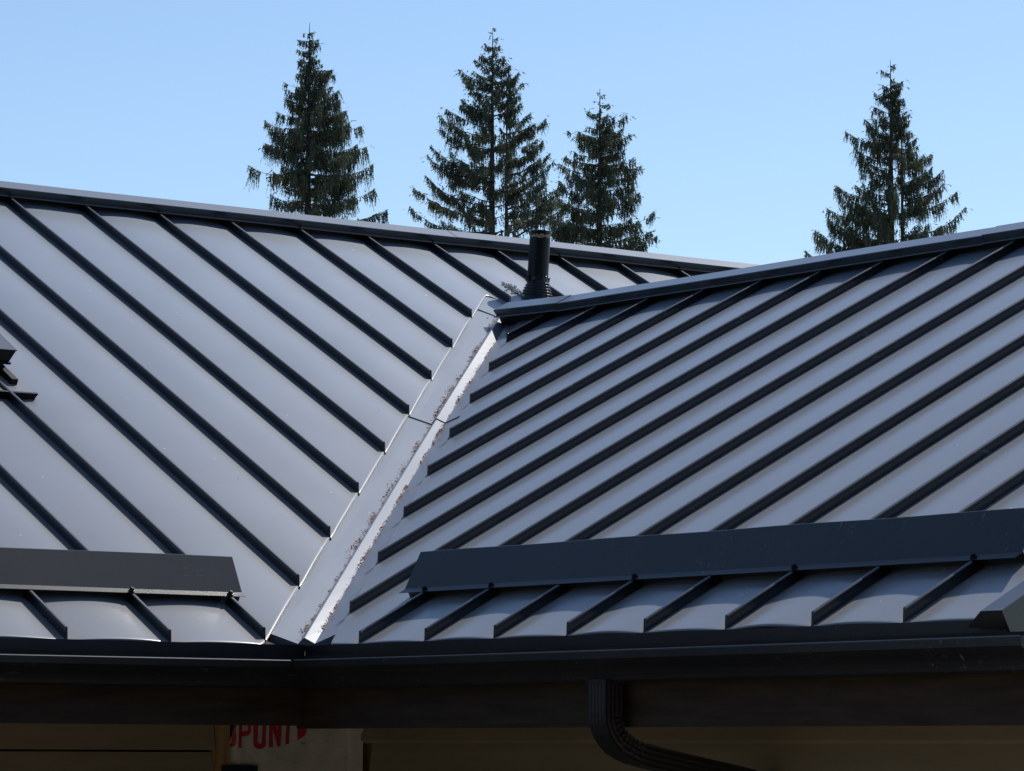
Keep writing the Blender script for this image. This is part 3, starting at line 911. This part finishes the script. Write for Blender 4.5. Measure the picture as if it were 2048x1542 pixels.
def conifer(base, slope, tipsL, tipsR, forks, seed, label, dens=1.0, droop=1.0, puff=0.0):
    """base = apex position; tips = outer ends of the boughs seen in silhouette (across, below apex)"""
    r = random.Random(seed)
    apex = Vector(base); gz = -2.9
    foot = Vector((apex.x, apex.y, gz)); Ht = apex.z - gz
    root = empty('conifer', foot)
    tag(root, label, 'tree', 'conifers standing behind the roof')
    Rh = Vector((R0.x, R0.y, 0)); Fh = Vector((Fv.x, Fv.y, 0)).normalized()
    # trunk
    mb = MB(); rings = []
    for i in range(22):
        t = i / 21; z = gz + Ht * t; rad = 0.006 + 0.30 * ((1 - t) ** 0.9)
        off = Vector((0.05 * sin(t * 9 + seed), 0.05 * cos(t * 7 + seed), 0)) * (1 - t)
        rings.append([Vector((0, 0, z - gz)) + off + Vector((cos(2 * pi * k / 8), sin(2 * pi * k / 8), 0)) * rad for k in range(8)])
    mb.loft(rings)
    for fx, fz in forks:      # second leader rising beside the main trunk
        rr = []
        zt = Ht + fz
        for i in range(12):
            t = i / 11; z = zt - 7.5 * (1 - t)
            xo = fx * min(1, (t * 5)) ; rad = 0.012 + 0.085 * (1 - t)
            rr.append([Vector((0, 0, z)) + Rh * xo - Fh * 0.25 * min(1, t * 5) + Vector((cos(2 * pi * k / 6), sin(2 * pi * k / 6), 0)) * rad for k in range(6)])
        mb.loft(rr)
    mb.build('trunk', M_bark, root)
    # envelope
    def env(tips, d):
        pts = sorted([(-z, abs(x)) for x, z in tips]); best = 0.03
        for (d0, w0), (d1, w1) in zip(pts[:-1], pts[1:]):
            if d0 <= d <= d1: return w0 + (w1 - w0) * (d - d0) / max(1e-3, d1 - d0)
        if d < pts[0][0]: return pts[0][1] * d / max(0.05, pts[0][0])
        return pts[-1][1] + (d - pts[-1][0]) * 0.22
    br, lf = MB(), MB()
    def leafstrand(p, L, w, outv, loose=0.0):
        """hanging spray: a chain of narrow scale-leaf faces"""
        n = max(2, int(L / 0.055)); d = Vector((r.gauss(0, 0.10 + loose), r.gauss(0, 0.10 + loose), -1 + loose * r.uniform(0, 1.9))) + outv * (0.25 + loose * 0.5)
        q = Vector(p)
        for i in range(n):
            t = i / n
            d = (d + Vector((r.gauss(0, 0.14), r.gauss(0, 0.14), -0.25))).normalized()
            ln = L / n * 1.35
            ww = w * (0.5 + 1.0 * math.sin(pi * min(1, t + 0.25))) * r.uniform(0.6, 1.2)
            s = Vector((r.gauss(0, 1), r.gauss(0, 1), r.gauss(0, 0.25))).normalized()
            e = q + d * ln
            m_ = q.lerp(e, 0.45)
            lf.add([q, m_ + s * ww, e, m_ - s * ww * 0.8], [(0, 1, 2, 3)])
            if r.random() < 0.5:
                sd = (s + d * 0.6).normalized() * ln * 0.9
                u = Vector((r.gauss(0, 1), r.gauss(0, 1), r.gauss(0, 1))).normalized() * ww * 0.5
                lf.add([q, q + sd * 0.5 + u, q + sd, q + sd * 0.5 - u], [(0, 1, 2, 3)])
            q = q + d * (L / n)
    def bough(start, tip, thick, full=1.0, fine=True):
        v = tip - start; L = v.length
        if L < 0.05: L = 0.05
        n = max(3, int(L / 0.10)); pts = []
        sag = L * r.uniform(0.04, 0.15)
        for i in range(n + 1):
            t = i / n
            p = start.lerp(tip, t) - Vector((0, 0, sag * 4 * t * (1 - t) * (0.4 + 0.9 * t)))
            pts.append(p + Vector((r.gauss(0, 0.012), r.gauss(0, 0.012), r.gauss(0, 0.010))) * (1 if 0 < i < n else 0))
        rings = []
        for i, p in enumerate(pts):
            rad = max(0.0035, thick * (1 - i / n))
            rings.append([p + Vector((0, 0, rad)), p + Vector((rad, 0, -rad * 0.6)), p + Vector((-rad * 0.6, rad * 0.6, -rad * 0.6))])
        br.loft(rings, True, False)
        side = v.cross(Vector((0, 0, 1))).normalized(); hv = Vector((v.x, v.y, 0)).normalized()
        step = 0.022 / dens if fine else 0.10
        m_ = int(L / step)
        gap_ph = r.uniform(0, 6)
        for i in range(m_):
            t = (i + r.random()) / m_
            if t < 0.10 and L > 0.6: continue
            j = min(n - 1, int(t * n)); p = pts[j].lerp(pts[j + 1], t * n - j)
            prof_ = math.sin(pi * min(1.0, 0.08 + t * 0.80)) ** 0.6 * (0.7 + 0.5 * t)
            cl_ = 0.5 + 0.5 * sin(t * L * 8 + gap_ph) * cos(t * L * 3.1 + gap_ph * 2)
            hangmod = 0.35 + 1.15 * cl_
            if fine and puff and L > 0.7:
                if 0.16 < t < 0.52 and r.random() < 0.65 * puff: continue
                if t > 0.52: hangmod *= 1.25
            if cl_ < 0.22 and t < 0.85 and r.random() < 0.8: continue
            k = (3 if r.random() < 0.35 else 2) if fine else 1
            if fine and puff and t > 0.45 and r.random() < puff * 1.3:
                pc = p + Vector((r.gauss(0, 0.07), r.gauss(0, 0.07), r.gauss(-0.04, 0.07)))
                leafstrand(pc, r.uniform(0.07, 0.20), 0.021, hv, 0.9)
            for _ in range(k):
                Ls = (0.05 + 0.50 * prof_ * min(1.0, 0.35 + L * 0.6)) * r.uniform(0.35, 1.0) * full * droop
                sp = side * r.gauss(0, 0.10 * min(1, L) * (1 - t * 0.5))
                leafstrand(p + sp, Ls * hangmod, (0.019 if fine else 0.07), hv)
        # upturned hooked tip twigs
        if fine:
            q = pts[-1]
            for i in range(7):
                t = i / 7; a_ = pts[-2].lerp(q, 0.3 + t * 0.8) if t < 0.7 else q
                d = (hv * r.uniform(0.4, 1.0) + side * r.gauss(0, 0.4) + Vector((0, 0, r.uniform(-0.9, 0.5)))).normalized() * r.uniform(0.04, 0.10)
                u = Vector((r.gauss(0, 1), r.gauss(0, 1), r.gauss(0, 1))).normalized() * 0.006
                lf.add([a_, a_ + d * 0.5 + u, a_ + d + Vector((0, 0, -0.02)), a_ + d * 0.5 - u], [(0, 1, 2, 3)])
    trunk_at = lambda zrel: Vector((0, 0, Ht + zrel))
    def between(tips):
        out = list(tips); srt = sorted(tips, key=lambda q: -q[1])
        for (xa_, za_), (xb2, zb2) in zip(srt[:-1], srt[1:]):
            if za_ - zb2 > 0.16 and za_ < -0.6:
                n_ = int((za_ - zb2) / 0.30) + 1
                for m_ in range(1, n_ + 1):
                    k_ = m_ / (n_ + 1); out.append(((xa_ + (xb2 - xa_) * k_) * r.uniform(0.40, 0.95), za_ + r.uniform(-0.05, 0.05) + (zb2 - za_) * k_))
        return out
    allL, allR = between(tipsL), between(tipsR)
    # silhouette boughs, swung a little out of the picture plane
    for tips, sg in ((allL, -1), (allR, 1)):
        for x, z in tips:
            L = abs(x)
            yaw = r.uniform(-0.35, 0.35)
            tip = Rh * x + Fh * (L * math.tan(yaw)) + Vector((0, 0, Ht + z))
            f0 = Vector((0, 0, 0))
            for fx, fz in forks:
                if x * fx > 0 and z < fz - 0.3: f0 = Rh * fx - Fh * 0.25
            start = trunk_at(z - slope * L * r.uniform(0.7, 1.2)) + f0
            bough(start, tip, 0.008 + 0.012 * L, 1.0)
    # filling boughs all round
    d = 0.55
    depth = max(-z for x, z in tipsL + tipsR) + 0.6
    while d < depth:
        for _ in range(2 if d > 1 else 1):
            th = r.uniform(0, 2 * pi); c, s_ = cos(th), sin(th)
            w_e = env(tipsL if c < 0 else tipsR, d)
            w_m = 0.5 * (env(tipsL, d) + env(tipsR, d))
            L = (abs(c) * w_e + (1 - abs(c)) * w_m) * r.choice((r.uniform(0.25, 0.6), r.uniform(0.45, 0.86)))
            dirv = Rh * c + Fh * s_
            tip = dirv * L + Vector((0, 0, Ht - d))
            start = trunk_at(-d - slope * L * r.uniform(0.6, 1.2))
            for fx, fz in forks:
                if c * fx > 0 and -d < fz - 0.2 and r.random() < 0.6: start = start + Rh * fx - Fh * 0.25; tip = tip + Rh * fx * 0.3
            bough(start, tip, 0.007 + 0.011 * L, 1.0)
        d += (0.072 + 0.011 * d) / dens
    # dense plumes against the upper trunk
    for i in range(int(110 * dens)):
        z = -r.uniform(0.7, 5.6); leafstrand(Vector((r.gauss(0, 0.05), r.gauss(0, 0.05), Ht + z)), r.uniform(0.1, 0.35) * min(1, 0.3 - z * 0.4), 0.022, Vector((0, 0, 0)))
    # lower crown, hidden behind the house: sparser boughs to keep the tree whole
    while d < Ht - 2.0:
        th = r.uniform(0, 2 * pi); L = min(4.2, 2.0 + (d - depth) * 0.22) * r.uniform(0.7, 1.0)
        dirv = Vector((cos(th), sin(th), 0))
        bough(trunk_at(-d), dirv * L + Vector((0, 0, Ht - d + L * 0.05)), 0.03, 2.0, False)
        d += 0.16
    tag(br.build('boughs', M_bark, root), kind='stuff')
    tag(lf.build('foliage', M_leaf, root), kind='stuff')
    return root

conifer((45.91, 69.81, 19.45), 0.15,
        [(-0.16, -0.28), (-0.32, -0.47), (-0.34, -0.74), (-0.3, -1.06), (-0.34, -1.4), (-0.67, -1.67), (-0.85, -2.5), (-1.19, -2.71), (-1.19, -3.27), (-1.62, -3.91), (-0.98, -4.79)],
        [(0.12, -0.26), (0.25, -0.45), (0.3, -0.62), (0.2, -0.9), (0.63, -1.25), (0.71, -1.47), (0.82, -1.89), (0.86, -2.11), (1.02, -2.41), (1.12, -2.68), (1.45, -2.83), (1.6, -3.46), (1.77, -3.9), (1.82, -4.57), (1.87, -5.15), (2.17, -5.13)],
        [], 1, 'tall conifer farthest to the left, with long drooping tiers and a thin bare tip', 1.0, 1.0, 0.15)
conifer((52.3, 70.04, 20.16), 0.5,
        [(-0.09, -0.13), (-0.22, -0.45), (-0.32, -0.76), (-0.51, -0.94), (-0.96, -1.2), (-0.87, -2.05), (-1.31, -2.42), (-1.52, -2.53), (-1.75, -3.45), (-1.85, -3.69), (-1.89, -4.31), (-2.23, -4.54), (-2.33, -5.12)],
        [(0.06, -0.02), (0.14, -0.28), (0.2, -0.5), (0.34, -0.84), (0.48, -1.08), (0.76, -1.29), (0.86, -1.57), (0.83, -2.19), (1.08, -2.49), (1.53, -2.64), (1.64, -3.65), (1.75, -3.91), (2.0, -4.5), (2.3, -5.0)],
        [(0.41, -2.1)], 2, 'broadest conifer with upswept boughs and two leaders, left of the black vent pipe', 1.05, 0.6, 0.85)
conifer((50.43, 62.7, 17.09), 0.32,
        [(-0.05, -0.09), (-0.14, -0.33), (-0.34, -0.59), (-0.35, -1.02), (-0.85, -1.11), (-0.67, -1.85), (-0.92, -1.83), (-1.07, -1.94), (-1.15, -2.85), (-1.45, -3.3), (-1.7, -3.9)],
        [(0.1, -0.16), (0.24, -0.38), (0.39, -0.75), (0.69, -0.74), (0.84, -1.21), (0.65, -1.64), (0.91, -1.81), (1.12, -2.02), (0.89, -2.64), (1.05, -2.75), (1.45, -3.25), (1.38, -3.75), (1.5, -3.98)],
        [], 3, 'shortest conifer, standing just right of the black vent pipe', 1.0, 0.75, 0.6)
conifer((64.12, 66.23, 20.05), 0.42,
        [(-0.28, -0.27), (-0.26, -0.76), (-0.49, -0.94), (-0.5, -1.4), (-0.77, -1.74), (-1.35, -2.2), (-1.05, -3.68), (-1.62, -3.76), (-1.87, -4.34), (-1.89, -4.7), (-2.3, -5.13), (-2.49, -5.56)],
        [(0.13, -0.12), (0.14, -0.23), (0.37, -0.62), (0.33, -0.8), (0.41, -1.11), (0.58, -1.57), (0.56, -1.81), (0.61, -2.18), (0.74, -2.33), (0.81, -2.52), (1.22, -2.74), (1.5, -3.3), (1.54, -3.68), (1.86, -4.01), (2.09, -4.49)],
        [(0.29, -1.8)], 4, 'lone conifer at the right rising behind the ridge of the right roof', 1.0, 0.85, 0.5)

# ------------------------------------------------------------------ ground
g = mesh_obj('ground', [(-900, -900, -2.75), (900, -900, -2.75), (900, 900, -2.75), (-900, 900, -2.75)], [(0, 1, 2, 3)], M_ground)
tag(g, kind='structure')

# ------------------------------------------------------------------ unseen conifers added behind the viewpoint to darken reflections
wr = random.Random(21)
mb = MB(); W1 = Vector((-14, -22, -2.75))
for i in range(70):
    dist = wr.uniform(9, 34); side = wr.uniform(-34, 34)
    c = Vector((CAM.x, CAM.y, 0)) - Vector((Fv.x, Fv.y, 0)).normalized() * dist + Vector((R0.x, R0.y, 0)) * side
    c.z = -2.75
    Hh = wr.uniform(17, 27); wd = Hh * wr.uniform(0.15, 0.2)
    mb.loft([[c - W1 + Vector((cos(a_) * 0.3 * (1 - t) , sin(a_) * 0.3 * (1 - t), Hh * t)) for a_ in (0, 2.1, 4.2)] for t in (0, 0.95)])
    for j in range(520):
        t = wr.random() ** 1.3; z = Hh * (0.06 + 0.94 * t); rad = wd * (1 - t) ** 0.8 * wr.uniform(0.45, 1.05) + 0.1
        a_ = wr.uniform(0, 2 * pi); p = c - W1 + Vector((cos(a_) * rad, sin(a_) * rad, z))
        o_ = Vector((cos(a_), sin(a_), -0.45)) * wr.uniform(0.5, 1.1) * (0.4 + 0.8 * (1 - t)); s_ = Vector((-sin(a_), cos(a_), wr.uniform(-0.3, 0.3))) * wr.uniform(0.25, 0.6)
        mb.add([p - o_ * 0.6, p + s_ - Vector((0, 0, 0.2)), p + o_, p - s_ - Vector((0, 0, 0.2))], [(0, 1, 2, 3)])
wd_ = mb.build('shade_woodland', M_leaf)
wd_.location = W1
tag(wd_, 'unseen dark conifers added behind the viewpoint to keep faces towards it dark', 'shade_woodland', kind='stuff')
